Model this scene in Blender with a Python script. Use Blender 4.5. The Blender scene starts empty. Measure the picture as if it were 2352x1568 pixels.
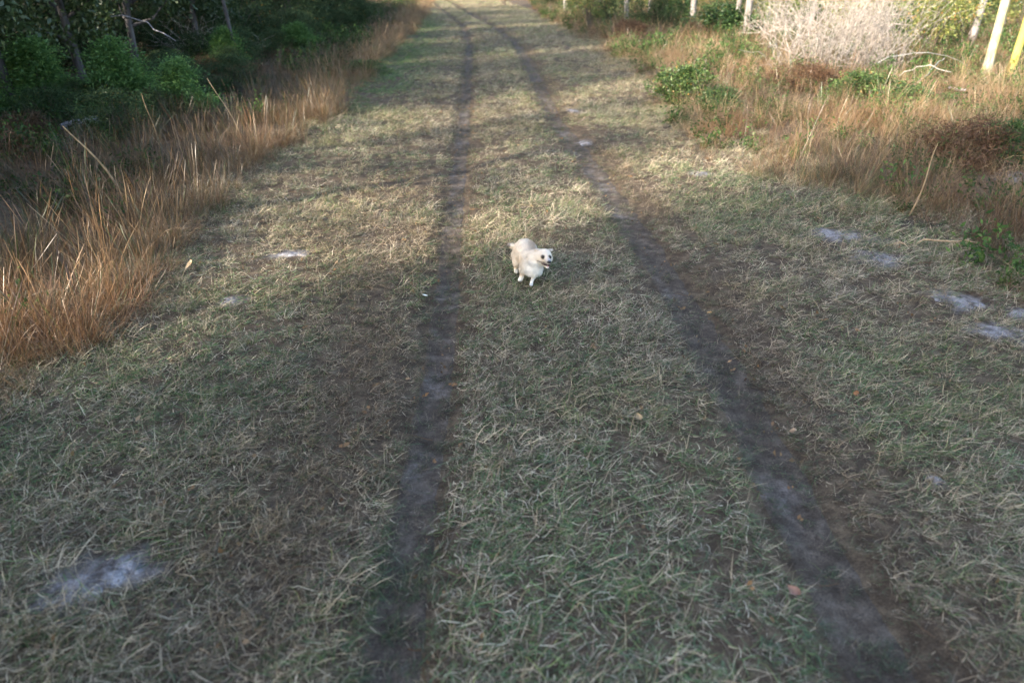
import bpy, bmesh, math, random
import numpy as np
from mathutils import Vector, Matrix

# ------------------------------------------------------------------ camera, sky, sun, exposure
scene = bpy.context.scene
COL = scene.collection
random.seed(7)
RNG = np.random.default_rng(7)

CAM_H = 1.75
PITCH = 27.3                      # degrees below the horizontal
LENS = 25.0
FPX = LENS / 36.0 * 2352.0
SUN_EL = 23.0
SUN_S = np.array([0.78, 0.626])   # ground direction in which the shadows fall
SUN_S = SUN_S / np.linalg.norm(SUN_S)

cam_d = bpy.data.cameras.new('camera')
cam = bpy.data.objects.new('camera', cam_d)
COL.objects.link(cam)
cam.location = (0, 0, CAM_H)
cam.rotation_euler = (math.radians(90 - PITCH), 0, 0)
cam_d.lens = LENS
cam_d.sensor_width = 36
cam_d.clip_start = 0.05
cam_d.clip_end = 2000
cam_d.dof.use_dof = True
cam_d.dof.focus_distance = 4.45
cam_d.dof.aperture_fstop = 1.7
scene.camera = cam

world = bpy.data.worlds.new('World')
scene.world = world
world.use_nodes = True
wn = world.node_tree
for n in list(wn.nodes):
    wn.nodes.remove(n)
sky = wn.nodes.new('ShaderNodeTexSky')
sky.sky_type = 'NISHITA'
sky.sun_disc = False
sky.sun_elevation = math.radians(SUN_EL)
sky.sun_rotation = math.atan2(-SUN_S[0], -SUN_S[1])
sky.dust_density = 2.5
sky.ozone_density = 0.8
bg = wn.nodes.new('ShaderNodeBackground')
bg.inputs[1].default_value = 0.15
wo = wn.nodes.new('ShaderNodeOutputWorld')
wn.links.new(sky.outputs[0], bg.inputs[0])
wn.links.new(bg.outputs[0], wo.inputs[0])

sun_d = bpy.data.lights.new('sun', 'SUN')
sun = bpy.data.objects.new('sun', sun_d)
COL.objects.link(sun)
sun_d.energy = 3.4
sun_d.angle = math.radians(0.6)
sun_d.color = (1.0, 0.90, 0.75)
el = math.radians(SUN_EL)
sun.rotation_euler = Vector((SUN_S[0] * math.cos(el), SUN_S[1] * math.cos(el), -math.sin(el))).to_track_quat('-Z', 'Y').to_euler()
sun.location = (-20, -20, 20)

vs = scene.view_settings
vs.view_transform = 'Standard'
vs.look = 'None'
vs.exposure = 2.45
vs.gamma = 1
vs.use_curve_mapping = False
scene.cycles.max_bounces = 6
scene.cycles.diffuse_bounces = 3
scene.cycles.transmission_bounces = 4
scene.cycles.sample_clamp_indirect = 4
scene.cycles.use_denoising = True

# ------------------------------------------------------------------ helpers
CP, SP = math.cos(math.radians(PITCH)), math.sin(math.radians(PITCH))


def ray(px, py):
    xn, yn = (px - 1176) / FPX, (784 - py) / FPX
    return np.array([xn, CP + yn * SP, -SP + yn * CP])


def px(x, y, z=0.0):
    """Ground point seen in the photograph at (x, y) of its 2352 x 1568 view."""
    d = ray(x, y)
    t = (z - CAM_H) / d[2]
    return np.array([d[0] * t, d[1] * t, z])


_G = np.random.default_rng(99).random((256, 256))


def vnoise(x, y, s=1.0, o=0.0):
    x = np.asarray(x, float) * s + 37.3 + o * 17.1
    y = np.asarray(y, float) * s + 91.7 + o * 5.3
    xi, yi = np.floor(x).astype(int), np.floor(y).astype(int)
    fx, fy = x - xi, y - yi
    fx, fy = fx * fx * (3 - 2 * fx), fy * fy * (3 - 2 * fy)
    a, b = _G[xi % 256, yi % 256], _G[(xi + 1) % 256, yi % 256]
    c, d = _G[xi % 256, (yi + 1) % 256], _G[(xi + 1) % 256, (yi + 1) % 256]
    return (a * (1 - fx) + b * fx) * (1 - fy) + (c * (1 - fx) + d * fx) * fy


def fbm(x, y, s=1.0, o=0.0, k=3):
    t, a, n = 0, 1.0, 0
    for i in range(k):
        t = t + a * vnoise(x, y, s * 2 ** i, o + i * 3.7)
        n += a
        a *= .5
    return t / n


def sstep(a, b, v):
    t = np.clip((np.asarray(v, float) - a) / (b - a), 0, 1)
    return t * t * (3 - 2 * t)


def quads(name, V, F, attrs=None, mats=(), smooth=False, corner=None):
    me = bpy.data.meshes.new(name)
    V = np.ascontiguousarray(V, np.float32).reshape(-1, 3)
    F = np.ascontiguousarray(F, np.int32)
    k = F.shape[1]
    me.vertices.add(len(V))
    me.vertices.foreach_set('co', V.ravel())
    me.loops.add(F.size)
    me.loops.foreach_set('vertex_index', F.ravel())
    me.polygons.add(len(F))
    me.polygons.foreach_set('loop_start', np.arange(0, F.size, k, dtype=np.int32))
    if smooth:
        me.polygons.foreach_set('use_smooth', np.ones(len(F), bool))
    me.update(calc_edges=True)
    for n, a in (attrs or {}).items():
        a = np.ascontiguousarray(a, np.float32)
        if a.ndim == 1:
            me.attributes.new(n, 'FLOAT', 'POINT').data.foreach_set('value', a)
        else:
            me.attributes.new(n, 'FLOAT_VECTOR', 'POINT').data.foreach_set('vector', a.ravel())
    for m in mats:
        me.materials.append(m)
    return me


def link(name, me, parent=None, loc=None, **props):
    o = bpy.data.objects.new(name, me)
    COL.objects.link(o)
    if parent:
        o.parent = parent
    if loc is not None:
        o.location = loc
    for k, v in props.items():
        if v is not None:
            o[k] = v
    return o


def thing(name, label, cat, loc=(0, 0, 0), rz=0.0, group=None, s=1.0):
    o = bpy.data.objects.new(name, None)
    COL.objects.link(o)
    o.location = loc
    o.rotation_euler = (0, 0, rz)
    o.scale = (s, s, s) if not isinstance(s, tuple) else s
    o.empty_display_size = .1
    o['label'] = label
    o['category'] = cat
    if group:
        o['group'] = group
    return o


class Acc:
    """Collects quad geometry with per-vertex float attributes."""
    def __init__(self):
        self.V, self.F, self.A, self.n = [], [], {}, 0

    def add(self, V, F, **attrs):
        V = np.asarray(V, float).reshape(-1, 3)
        self.V.append(V)
        self.F.append(np.asarray(F, int) + self.n)
        for k, a in attrs.items():
            self.A.setdefault(k, []).append(np.broadcast_to(a, (len(V),) + np.shape(a)[1:]) if np.ndim(a) else np.full(len(V), a))
        self.n += len(V)

    def mesh(self, name, mats=(), smooth=False):
        return quads(name, np.concatenate(self.V), np.concatenate(self.F),
                     {k: np.concatenate(a) for k, a in self.A.items()}, mats, smooth)


def blades(base, az, length, width, lean0, curl, nseg=4, rng=RNG, wob=.25, head=0.0):
    """Curved grass blades. lean = angle from the vertical, growing by curl to the tip."""
    n = len(base)
    t = np.linspace(0, 1, nseg + 1)
    ang = lean0[:, None] + curl[:, None] * t[None, :]
    ang = np.minimum(ang, 1.62 + .25 * rng.random((n, 1)))
    az_ = az[:, None] + wob * np.cumsum(rng.normal(size=(n, nseg + 1)), axis=1)
    st = length[:, None] / nseg
    dx, dy, dz = np.sin(ang) * np.cos(az_) * st, np.sin(ang) * np.sin(az_) * st, np.cos(ang) * st
    z0 = np.zeros((n, 1))
    P = np.stack([np.concatenate([z0, np.cumsum(d[:, :-1], axis=1)], axis=1) for d in (dx, dy, dz)], axis=-1) + base[:, None, :]
    P[..., 2] = np.maximum(P[..., 2], .002 + .012 * rng.random((n, 1)))
    tw = rng.normal(0, .6, n)
    sx, sy, sz = -np.sin(az) * np.cos(tw), np.cos(az) * np.cos(tw), np.sin(tw)
    side = np.stack([sx, sy, sz], -1)[:, None, :]
    prof = (1 - t ** 2.2) * .9 + .1
    if head:
        prof = np.where(t > .72, head, .45)
        prof[-1] = .3
    w = width[:, None, None] * prof[None, :, None] * .5
    V = np.stack([P - side * w, P + side * w], axis=2).reshape(n, -1, 3)
    i = np.arange(nseg) * 2
    f = np.stack([i, i + 1, i + 3, i + 2], -1)
    F = (f[None] + (np.arange(n) * (2 * nseg + 2))[:, None, None]).reshape(-1, 4)
    k = 2 * nseg + 2
    tt = np.tile(np.repeat(t, 2), n)
    return V.reshape(-1, 3), F, tt, k


def add_blades(acc, n, rng, **kw):
    V, F, tt, k = blades(rng=rng, **kw)
    acc.add(V, F, rnd=np.repeat(rng.random(n), k), rnd2=np.repeat(rng.random(n), k), t=tt)


def tube(acc, pts, rad, sides=6, **attrs):
    pts = np.asarray(pts, float)
    rad = np.broadcast_to(rad, len(pts))
    d = np.gradient(pts, axis=0)
    d /= np.linalg.norm(d, axis=1, keepdims=True) + 1e-9
    ref = np.where(np.abs(d[:, 2:3]) > .9, np.array([[1., 0, 0]]), np.array([[0, 0, 1.]]))
    a = np.cross(d, ref)
    a /= np.linalg.norm(a, axis=1, keepdims=True)
    b = np.cross(d, a)
    th = np.arange(sides) * 2 * np.pi / sides
    V = pts[:, None] + rad[:, None, None] * (np.cos(th)[None, :, None] * a[:, None] + np.sin(th)[None, :, None] * b[:, None])
    m = len(pts)
    i, j = np.meshgrid(np.arange(m - 1), np.arange(sides), indexing='ij')
    i, j = i.ravel(), j.ravel()
    F = np.stack([i * sides + j, i * sides + (j + 1) % sides, (i + 1) * sides + (j + 1) % sides, (i + 1) * sides + j], -1)
    acc.add(V.reshape(-1, 3), F, **attrs)


def leaves(acc, pos, ln, wd, rng, up=.4, out=None):
    """Kite-shaped leaves, one quad each, at the given points."""
    n = len(pos)
    d = rng.normal(size=(n, 3))
    if out is not None:
        d += out * 1.1
    d[:, 2] -= .2
    d /= np.linalg.norm(d, axis=1, keepdims=True)
    nn = rng.normal(size=(n, 3)) + np.array([0, 0, up * 2])
    s = np.cross(d, nn)
    s /= np.linalg.norm(s, axis=1, keepdims=True) + 1e-9
    nrm = np.cross(s, d)
    L = (ln * rng.uniform(.6, 1.25, n))[:, None]
    W = (wd * rng.uniform(.7, 1.2, n))[:, None]
    fold = nrm * W * .25
    V = np.stack([pos, pos + d * L * .45 + s * W * .5 + fold, pos + d * L, pos + d * L * .45 - s * W * .5 + fold], 1)
    F = np.arange(4 * n).reshape(n, 4)
    acc.add(V.reshape(-1, 3), F, rnd=np.repeat(rng.random(n), 4), rnd2=np.repeat(rng.random(n), 4), t=np.tile([0, .5, 1, .5], n))


# ------------------------------------------------------------------ materials
def new_mat(name):
    m = bpy.data.materials.new(name)
    m.use_nodes = True
    nt = m.node_tree
    for n in list(nt.nodes):
        nt.nodes.remove(n)
    out = nt.nodes.new('ShaderNodeOutputMaterial')
    return m, nt, out


def N(nt, typ, **kw):
    n = nt.nodes.new(typ)
    for k, v in kw.items():
        setattr(n, k, v)
    return n


def ramp(nt, fac, stops, interp='LINEAR'):
    r = nt.nodes.new('ShaderNodeValToRGB')
    r.color_ramp.interpolation = interp
    e = r.color_ramp.elements
    while len(e) < len(stops):
        e.new(.5)
    for el_, (p, c) in zip(e, stops):
        el_.position = p
        el_.color = (*c, 1)
    if fac is not None:
        nt.links.new(fac, r.inputs[0])
    return r.outputs[0]


def attr(nt, name, kind='GEOMETRY'):
    a = nt.nodes.new('ShaderNodeAttribute')
    a.attribute_type = kind
    a.attribute_name = name
    return a


def mixc(nt, fac, a, b, mode='MIX'):
    m = nt.nodes.new('ShaderNodeMix')
    m.data_type = 'RGBA'
    m.blend_type = mode
    for s, v in ((m.inputs[0], fac), (m.inputs[6], a), (m.inputs[7], b)):
        if isinstance(v, (int, float)):
            s.default_value = v
        elif isinstance(v, tuple):
            s.default_value = (*v, 1)
        else:
            nt.links.new(v, s)
    return m.outputs[2]


def math_(nt, op, a, b=None):
    m = nt.nodes.new('ShaderNodeMath')
    m.operation = op
    for s, v in zip(m.inputs, (a, b)):
        if v is None:
            continue
        if isinstance(v, (int, float)):
            s.default_value = v
        else:
            nt.links.new(v, s)
    return m.outputs[0]


def leafy_out(nt, out, color, trans=.35, gloss=.04, rough=.45):
    d = N(nt, 'ShaderNodeBsdfDiffuse')
    tr = N(nt, 'ShaderNodeBsdfTranslucent')
    mx = N(nt, 'ShaderNodeMixShader')
    mx.inputs[0].default_value = trans
    nt.links.new(color, d.inputs[0])
    nt.links.new(color, tr.inputs[0])
    nt.links.new(d.outputs[0], mx.inputs[1])
    nt.links.new(tr.outputs[0], mx.inputs[2])
    g = N(nt, 'ShaderNodeBsdfGlossy')
    g.inputs['Roughness'].default_value = rough
    m2 = N(nt, 'ShaderNodeMixShader')
    m2.inputs[0].default_value = gloss
    nt.links.new(mx.outputs[0], m2.inputs[1])
    nt.links.new(g.outputs[0], m2.inputs[2])
    nt.links.new(m2.outputs[0], out.inputs[0])


def grass_material(name, dry, green, inst=True, gfix=.3, gloss=None):
    m, nt, out = new_mat(name)
    r1, r2 = attr(nt, 'rnd').outputs['Fac'], attr(nt, 'rnd2').outputs['Fac']
    cd = ramp(nt, r2, dry)
    cg = ramp(nt, r2, green)
    if inst:
        g = attr(nt, 'green', 'INSTANCER').outputs['Fac']
        tint = attr(nt, 'tint', 'INSTANCER').outputs['Vector']
        fac = math_(nt, 'LESS_THAN', r1, g)
        c = mixc(nt, fac, cd, cg)
        c = mixc(nt, 1.0, c, tint, 'MULTIPLY')
    else:
        c = mixc(nt, math_(nt, 'LESS_THAN', r1, gfix), cd, cg)
    leafy_out(nt, out, c, .3, .05 if gloss is None else gloss, .4)
    return m


DRY = [(0, (.075, .052, .038)), (.3, (.19, .140, .098)), (.55, (.36, .282, .185)), (.82, (.56, .46, .31)), (1, (.80, .69, .50))]
GREEN = [(0, (.04, .09, .035)), (.5, (.095, .18, .065)), (.85, (.17, .27, .085)), (1, (.30, .35, .11))]
STRAW = [(0, (.075, .045, .027)), (.3, (.18, .115, .063)), (.65, (.31, .21, .115)), (1, (.44, .33, .20))]
M_TURF = grass_material('turf_blades', DRY, GREEN)
M_TALL = grass_material('tall_dry_blades', STRAW, [(0, (.03, .06, .02)), (1, (.09, .14, .045))])
M_WEED = grass_material('weed_leaves', [(0, (.02, .045, .016)), (.6, (.05, .10, .03)), (1, (.10, .16, .05))],
                        [(0, (.02, .045, .016)), (1, (.08, .14, .04))], gloss=.01)


def leaf_material(name, stops, trans=.3, gloss=.05, accent=None):
    m, nt, out = new_mat(name)
    c = ramp(nt, attr(nt, 'rnd').outputs['Fac'], stops)
    if accent:
        c = mixc(nt, math_(nt, 'LESS_THAN', attr(nt, 'rnd2').outputs['Fac'], accent[0]), c, accent[1])
    oi = N(nt, 'ShaderNodeObjectInfo')
    k = ramp(nt, oi.outputs['Random'], [(0, (.8, .85, .8)), (.5, (1, 1, 1)), (1, (1.2, 1.1, .95))])
    c = mixc(nt, 1.0, c, k, 'MULTIPLY')
    leafy_out(nt, out, c, trans, gloss, .4)
    return m


M_DARKLEAF = leaf_material('dark_evergreen_leaves', [(0, (.022, .040, .020)), (.5, (.045, .076, .034)), (1, (.085, .115, .05))], .3, .012, (.012, (.20, .12, .03)))
M_CROWN = leaf_material('crown_leaves', [(0, (.025, .045, .018)), (1, (.06, .095, .035))], .25, .04)
M_FEATHER = leaf_material('feathery_green_leaves', [(0, (.05, .11, .035)), (.6, (.11, .21, .06)), (1, (.20, .31, .085))], .4, .02)
M_BRIGHT = leaf_material('bright_green_leaves', [(0, (.025, .055, .022)), (.5, (.06, .11, .036)), (1, (.12, .18, .06))], .35, .03, (.02, (.25, .17, .05)))
M_YELLOWLEAF = leaf_material('yellow_green_leaves', [(0, (.07, .10, .03)), (.5, (.16, .20, .06)), (1, (.28, .29, .10))], .4, .04, (.08, (.34, .20, .08)))
M_BROWNLEAF = leaf_material('brown_fern_leaves', [(0, (.05, .030, .02)), (.6, (.105, .060, .037)), (1, (.17, .11, .068))], .25, .02)


def wood_material(name, c0, c1, scale=14, mottling=None, stretch=.15):
    m, nt, out = new_mat(name)
    tc = N(nt, 'ShaderNodeTexCoord')
    mp = N(nt, 'ShaderNodeMapping')
    mp.inputs['Scale'].default_value = (1, 1, stretch)
    nt.links.new(tc.outputs['Object'], mp.inputs[0])
    nz = N(nt, 'ShaderNodeTexNoise')
    nz.inputs['Scale'].default_value = scale
    nz.inputs['Detail'].default_value = 6
    nt.links.new(mp.outputs[0], nz.inputs[0])
    c = ramp(nt, nz.outputs['Fac'], [(.3, c0), (.7, c1)])
    if mottling:  # second bark colour in noise-shaped patches
        n2 = N(nt, 'ShaderNodeTexNoise')
        n2.inputs['Scale'].default_value = 5
        n2.inputs['Detail'].default_value = 5
        nt.links.new(tc.outputs['Object'], n2.inputs[0])
        f = ramp(nt, n2.outputs['Fac'], [(mottling[1], (0, 0, 0)), (mottling[1] + .1, (1, 1, 1))])
        c = mixc(nt, f, c, mottling[0])
    b = N(nt, 'ShaderNodeBump')
    b.inputs['Strength'].default_value = .7
    b.inputs['Distance'].default_value = .02
    nt.links.new(nz.outputs['Fac'], b.inputs['Height'])
    p = N(nt, 'ShaderNodeBsdfPrincipled')
    p.inputs['Roughness'].default_value = .9
    p.inputs['Specular IOR Level'].default_value = .15
    nt.links.new(c, p.inputs['Base Color'])
    nt.links.new(b.outputs[0], p.inputs['Normal'])
    nt.links.new(p.outputs[0], out.inputs[0])
    return m


M_BARK_DARK = wood_material('dark_grey_bark', (.035, .031, .03), (.115, .108, .11))
M_BARK_PINE = wood_material('grey_pine_bark', (.10, .085, .075), (.34, .31, .29))
M_BARK_PALE = wood_material('pale_mottled_bark', (.16, .145, .10), (.46, .43, .32), 18, ((.42, .37, .14), .46))
M_BARK_YELLOW = wood_material('yellow_mottled_bark', (.16, .13, .05), (.36, .30, .10), 16, ((.38, .32, .07), .42))
M_TWIG = wood_material('grey_twigs', (.13, .11, .095), (.46, .41, .365), 9, None, .6)
M_TWIG_DARK = wood_material('brown_twigs', (.06, .05, .04), (.15, .125, .10), 20)
M_STALK = wood_material('tan_dead_stalk', (.24, .17, .10), (.42, .32, .21), 30)
M_LOG = wood_material('grey_log', (.11, .11, .115), (.30, .29, .30), 16)
M_DEADWOOD = wood_material('bleached_deadwood', (.20, .19, .17), (.46, .44, .40), 22)


def soil_material(name, sandy, dark):
    m, nt, out = new_mat(name)
    geo = N(nt, 'ShaderNodeNewGeometry')
    n1 = N(nt, 'ShaderNodeTexNoise')
    n1.inputs['Scale'].default_value = 13
    n1.inputs['Detail'].default_value = 8
    n1.inputs['Roughness'].default_value = .7
    n2 = N(nt, 'ShaderNodeTexNoise')
    n2.inputs['Scale'].default_value = 160
    n2.inputs['Detail'].default_value = 4
    for n in (n1, n2):
        nt.links.new(geo.outputs['Position'], n.inputs[0])
    c = ramp(nt, n1.outputs['Fac'], dark)
    if sandy:
        c = mixc(nt, attr(nt, 'sand').outputs['Fac'], c, ramp(nt, n1.outputs['Fac'], sandy))
    f = ramp(nt, n2.outputs['Fac'], [(.3, (.55, .55, .55)), (.7, (1.25, 1.25, 1.25))])
    c = mixc(nt, 1.0, c, f, 'MULTIPLY')
    h = math_(nt, 'ADD', math_(nt, 'MULTIPLY', n1.outputs['Fac'], .6), math_(nt, 'MULTIPLY', n2.outputs['Fac'], .35))
    b = N(nt, 'ShaderNodeBump')
    b.inputs['Strength'].default_value = .8
    b.inputs['Distance'].default_value = .025
    nt.links.new(h, b.inputs['Height'])
    p = N(nt, 'ShaderNodeBsdfPrincipled')
    p.inputs['Roughness'].default_value = .95
    p.inputs['Specular IOR Level'].default_value = .1
    nt.links.new(c, p.inputs['Base Color'])
    nt.links.new(b.outputs[0], p.inputs['Normal'])
    nt.links.new(p.outputs[0], out.inputs[0])
    return m


SANDC = [(.38, (.085, .073, .067)), (.5, (.21, .197, .20)), (.68, (.41, .395, .41))]
M_GROUND = soil_material('thatch_and_soil', SANDC, [(.3, (.035, .026, .019)), (.5, (.085, .062, .042)), (.7, (.17, .130, .088))])
M_RUT = soil_material('dark_rut_soil', SANDC, [(.3, (.04, .031, .024)), (.5, (.078, .062, .049)), (.72, (.15, .124, .102))])
M_DARKSOIL = soil_material('dark_wet_soil', None, [(.3, (.018, .017, .016)), (.5, (.035, .031, .028)), (.72, (.08, .07, .06))])
M_SAND = soil_material('grey_sand', SANDC, SANDC)


def plain(name, c, rough=.6, spec=.3):
    m, nt, out = new_mat(name)
    tc = N(nt, 'ShaderNodeTexCoord')
    nz = N(nt, 'ShaderNodeTexNoise')
    nz.inputs['Scale'].default_value = 60
    nt.links.new(tc.outputs['Object'], nz.inputs[0])
    col = ramp(nt, nz.outputs['Fac'], [(.3, tuple(x * .75 for x in c)), (.7, tuple(min(1, x * 1.2) for x in c))])
    p = N(nt, 'ShaderNodeBsdfPrincipled')
    p.inputs['Roughness'].default_value = rough
    p.inputs['Specular IOR Level'].default_value = spec
    nt.links.new(col, p.inputs['Base Color'])
    nt.links.new(p.outputs[0], out.inputs[0])
    return m


# ------------------------------------------------------------------ layout of the lane
def rut_line(pts):
    P = np.array([px(*p) for p in pts])
    P = P[np.argsort(P[:, 1])]
    y0, y1 = P[0], P[-1]
    # carried on behind the camera, and beyond the last point on the bend
    return P


RUT_L = rut_line([(885, 1568), (940, 1200), (1000, 900), (1022, 700), (1040, 500), (1063, 300), (1075, 160), (1078, 100), (1062, 60), (1020, 28)])
RUT_R = rut_line([(2010, 1500), (1870, 1240), (1740, 990), (1600, 740), (1500, 590), (1425, 485), (1345, 360), (1272, 270), (1222, 160), (1180, 95), (1130, 60), (1075, 30)])


def rut_x(P, y):
    return np.interp(y, P[:, 1], P[:, 0])


def smooth_interp(P, extra=()):
    ys = np.arange(-6, 60, .25)
    x = np.interp(ys, P[:, 1], P[:, 0])
    # straight on behind the camera, bending left far away
    b = ys < P[0, 1]
    x[b] = P[0, 0] + (ys[b] - P[0, 1]) * 0.0
    e = ys > P[-1, 1]
    s = (P[-1, 0] - P[-2, 0]) / (P[-1, 1] - P[-2, 1])
    x[e] = P[-1, 0] + (ys[e] - P[-1, 1]) * s
    k = np.array([1, 3, 5, 3, 1.]) / 13
    xs = np.convolve(np.pad(x, 2, mode='edge'), k, mode='valid')
    return lambda y: np.interp(y, ys, xs)


fL, fR = smooth_interp(RUT_L), smooth_interp(RUT_R)
EDGE_L = np.array([px(*p) for p in [(0, 1010), (75, 930), (290, 690), (430, 560), (530, 450), (655, 350), (760, 290), (850, 190), (895, 130), (962, 60), (985, 25)]])
EDGE_R = np.array([px(*p) for p in [(2352, 770), (2230, 660), (2110, 570), (2000, 480), (1800, 440), (1650, 370), (1530, 280), (1460, 180), (1370, 110), (1270, 60), (1180, 25)]])


def edge(P, y):
    P = P[np.argsort(P[:, 1])]
    s = (P[-1, 0] - P[-2, 0]) / (P[-1, 1] - P[-2, 1])
    x = np.interp(y, P[:, 1], P[:, 0])
    return np.where(y > P[-1, 1], P[-1, 0] + (y - P[-1, 1]) * s, x)


# bare sand: centre in the photograph, half sizes in metres, turn
SANDS = [((215, 1340), .17, .12, .4), ((275, 1300), .09, .09, .2), ((252, 868), .055, .05, 0), ((1930, 545), .30, .16, -.5), ((2010, 600), .22, .14, -.4),
         ((2190, 690), .17, .16, -.8), ((2300, 765), .16, .13, -.4), ((1605, 402), .13, .13, 0), ((1337, 322), .12, .18, .2),
         ((675, 577), .17, .09, .2), ((528, 686), .09, .07, .2), ((2335, 415), .30, .45, 0), ((2145, 1108), .04, .03, -.2),
         ((2352, 720), .16, .1, 0), ((1320, 255), .1, .2, 0)]
SANDW = [(px(*c), a, b, r) for c, a, b, r in SANDS]


def sand_mask(x, y):
    s = np.zeros(np.shape(x))
    nz = (fbm(x, y, 9, 5, 4) - .5) * 2.2
    for c, a, b, r in SANDW:
        dx, dy = x - c[0], y - c[1]
        u, v = dx * math.cos(r) + dy * math.sin(r), -dx * math.sin(r) + dy * math.cos(r)
        d = np.sqrt((u / a) ** 2 + (v / b) ** 2) + nz
        s = np.maximum(s, 1 - sstep(.6, 1.15, d))
    return s


def rut_mask(x, y):
    w = .105 + .05 * (fbm(x, y, 1.3, 2) - .5)
    jig = (fbm(x, y, 4, 8) - .5) * .10
    l = np.exp(-((x - fL(y) + jig) / (w * 1.5)) ** 2)
    r = np.exp(-((x - fR(y) + jig) / (w * 1.8)) ** 2)
    return np.maximum(l, r)


def height(x, y):
    h = (fbm(x, y, .35, 1) - .5) * .10 + (fbm(x, y, 2.2, 4) - .5) * .035
    lane = sstep(-2.9, -2.0, x) * (1 - sstep(2.2, 3.2, x))
    h = h * (1 - .35 * lane)
    h = h - .045 * rut_mask(x, y) + .02 * np.exp(-((x - .5 * (fL(y) + fR(y))) / .5) ** 2)
    h = h + .07 * sstep(-2.4, -5, x) * sstep(.3, .6, fbm(x, y, .5, 9))
    return h


# ------------------------------------------------------------------ ground
def axis(fine0, fine1, step, lo, hi, g=1.12):
    a = list(np.arange(fine0, fine1 + 1e-6, step))
    s, v = step, fine1
    while v < hi:
        s *= g
        v += s
        a.append(v)
    s, v = step, fine0
    while v > lo:
        s *= g
        v -= s
        a.insert(0, v)
    return np.array(a)


gx, gy = axis(-3.2, 3.6, .035, -300, 300), axis(.9, 8, .04, -200, 500, 1.06)
GX, GY = np.meshgrid(gx, gy)
GZ = height(GX, GY)
far = sstep(60, 120, np.hypot(GX, GY))
GZ = GZ * (1 - far)
nx, ny = len(gx), len(gy)
ii, jj = np.meshgrid(np.arange(ny - 1), np.arange(nx - 1), indexing='ij')
gi = (ii * nx + jj).ravel()
GF = np.stack([gi, gi + 1, gi + nx + 1, gi + nx], -1)
me = quads('ground', np.stack([GX, GY, GZ], -1), GF, {'sand': (sand_mask(GX, GY) * .55).ravel()}, [M_GROUND], True)
link('ground', me, kind='structure')


def rut_mesh(f, half):
    ys = np.concatenate([np.arange(.4, 8, .045), np.arange(8, 45, .2)])
    us = np.linspace(-1, 1, 15)
    Y, U = np.meshgrid(ys, us, indexing='ij')
    w = half * (1 + .7 * (fbm(Y * 0, Y, 2.3, half * 50) - .5))
    X = f(Y) + U * w
    Z = height(X, Y) + .006 + .012 * (fbm(X, Y, 14, 3) - .5) - .02 * (np.abs(U) ** 6)
    a, b = Y.shape
    i, j = np.meshgrid(np.arange(a - 1), np.arange(b - 1), indexing='ij')
    k = (i * b + j).ravel()
    F = np.stack([k, k + 1, k + b + 1, k + b], -1)
    s = sstep(.56, .76, fbm(X, Y, 4.2, half * 31, 4)) * (1 - np.abs(U) ** 2) * .22
    return quads('wheel_rut', np.stack([X, Y, Z], -1), F, {'sand': s.ravel()}, [M_RUT], True)


link('wheel_rut', rut_mesh(fL, .095), kind='structure')
link('wheel_rut', rut_mesh(fR, .13), kind='structure')


def sand_mesh(c, a, b, r, seed):
    k, m = 14, 40
    th = np.arange(m) * 2 * np.pi / m
    rr = np.linspace(0, 1, k)
    R, T = np.meshgrid(rr, th, indexing='ij')
    edge_ = .82 + 1.1 * (fbm(np.cos(T), np.sin(T), 1.6, seed) - .5) + .9 * (fbm(np.cos(T), np.sin(T), 5, seed + 3) - .5)
    u, v = R * edge_ * a * np.cos(T), R * edge_ * b * np.sin(T)
    X = c[0] + u * math.cos(r) - v * math.sin(r)
    Y = c[1] + u * math.sin(r) + v * math.cos(r)
    Z = height(X, Y) + (.012 if c[1] < 2.2 else .005) * (1 - R ** 2) + .030 * (fbm(X, Y, 16, seed) - .5) * (1 - R ** 4) + .004 - .02 * R ** 4
    i, j = np.meshgrid(np.arange(k - 1), np.arange(m), indexing='ij')
    i, j = i.ravel(), j.ravel()
    F = np.stack([i * m + j, (i + 1) * m + j, (i + 1) * m + (j + 1) % m, i * m + (j + 1) % m], -1)
    return quads('sand_patch', np.stack([X, Y, Z], -1), F, {'sand': np.ones(X.size)}, [M_SAND], True)


for k, (c, a, b, r) in enumerate(SANDW):
    link('sand_patch', sand_mesh(c, a, b, r, k + .5), kind='structure')

dp = px(2120, 520)
dk = sand_mesh(dp, .34, .15, -.15, 55.5)
dk.name = 'dark_soil'
dk.materials.clear()
dk.materials.append(M_DARKSOIL)
link('dark_soil', dk, kind='structure')

# ------------------------------------------------------------------ scatter with geometry nodes (uncountable grass only)
SRC_COUNT = 0


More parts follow.
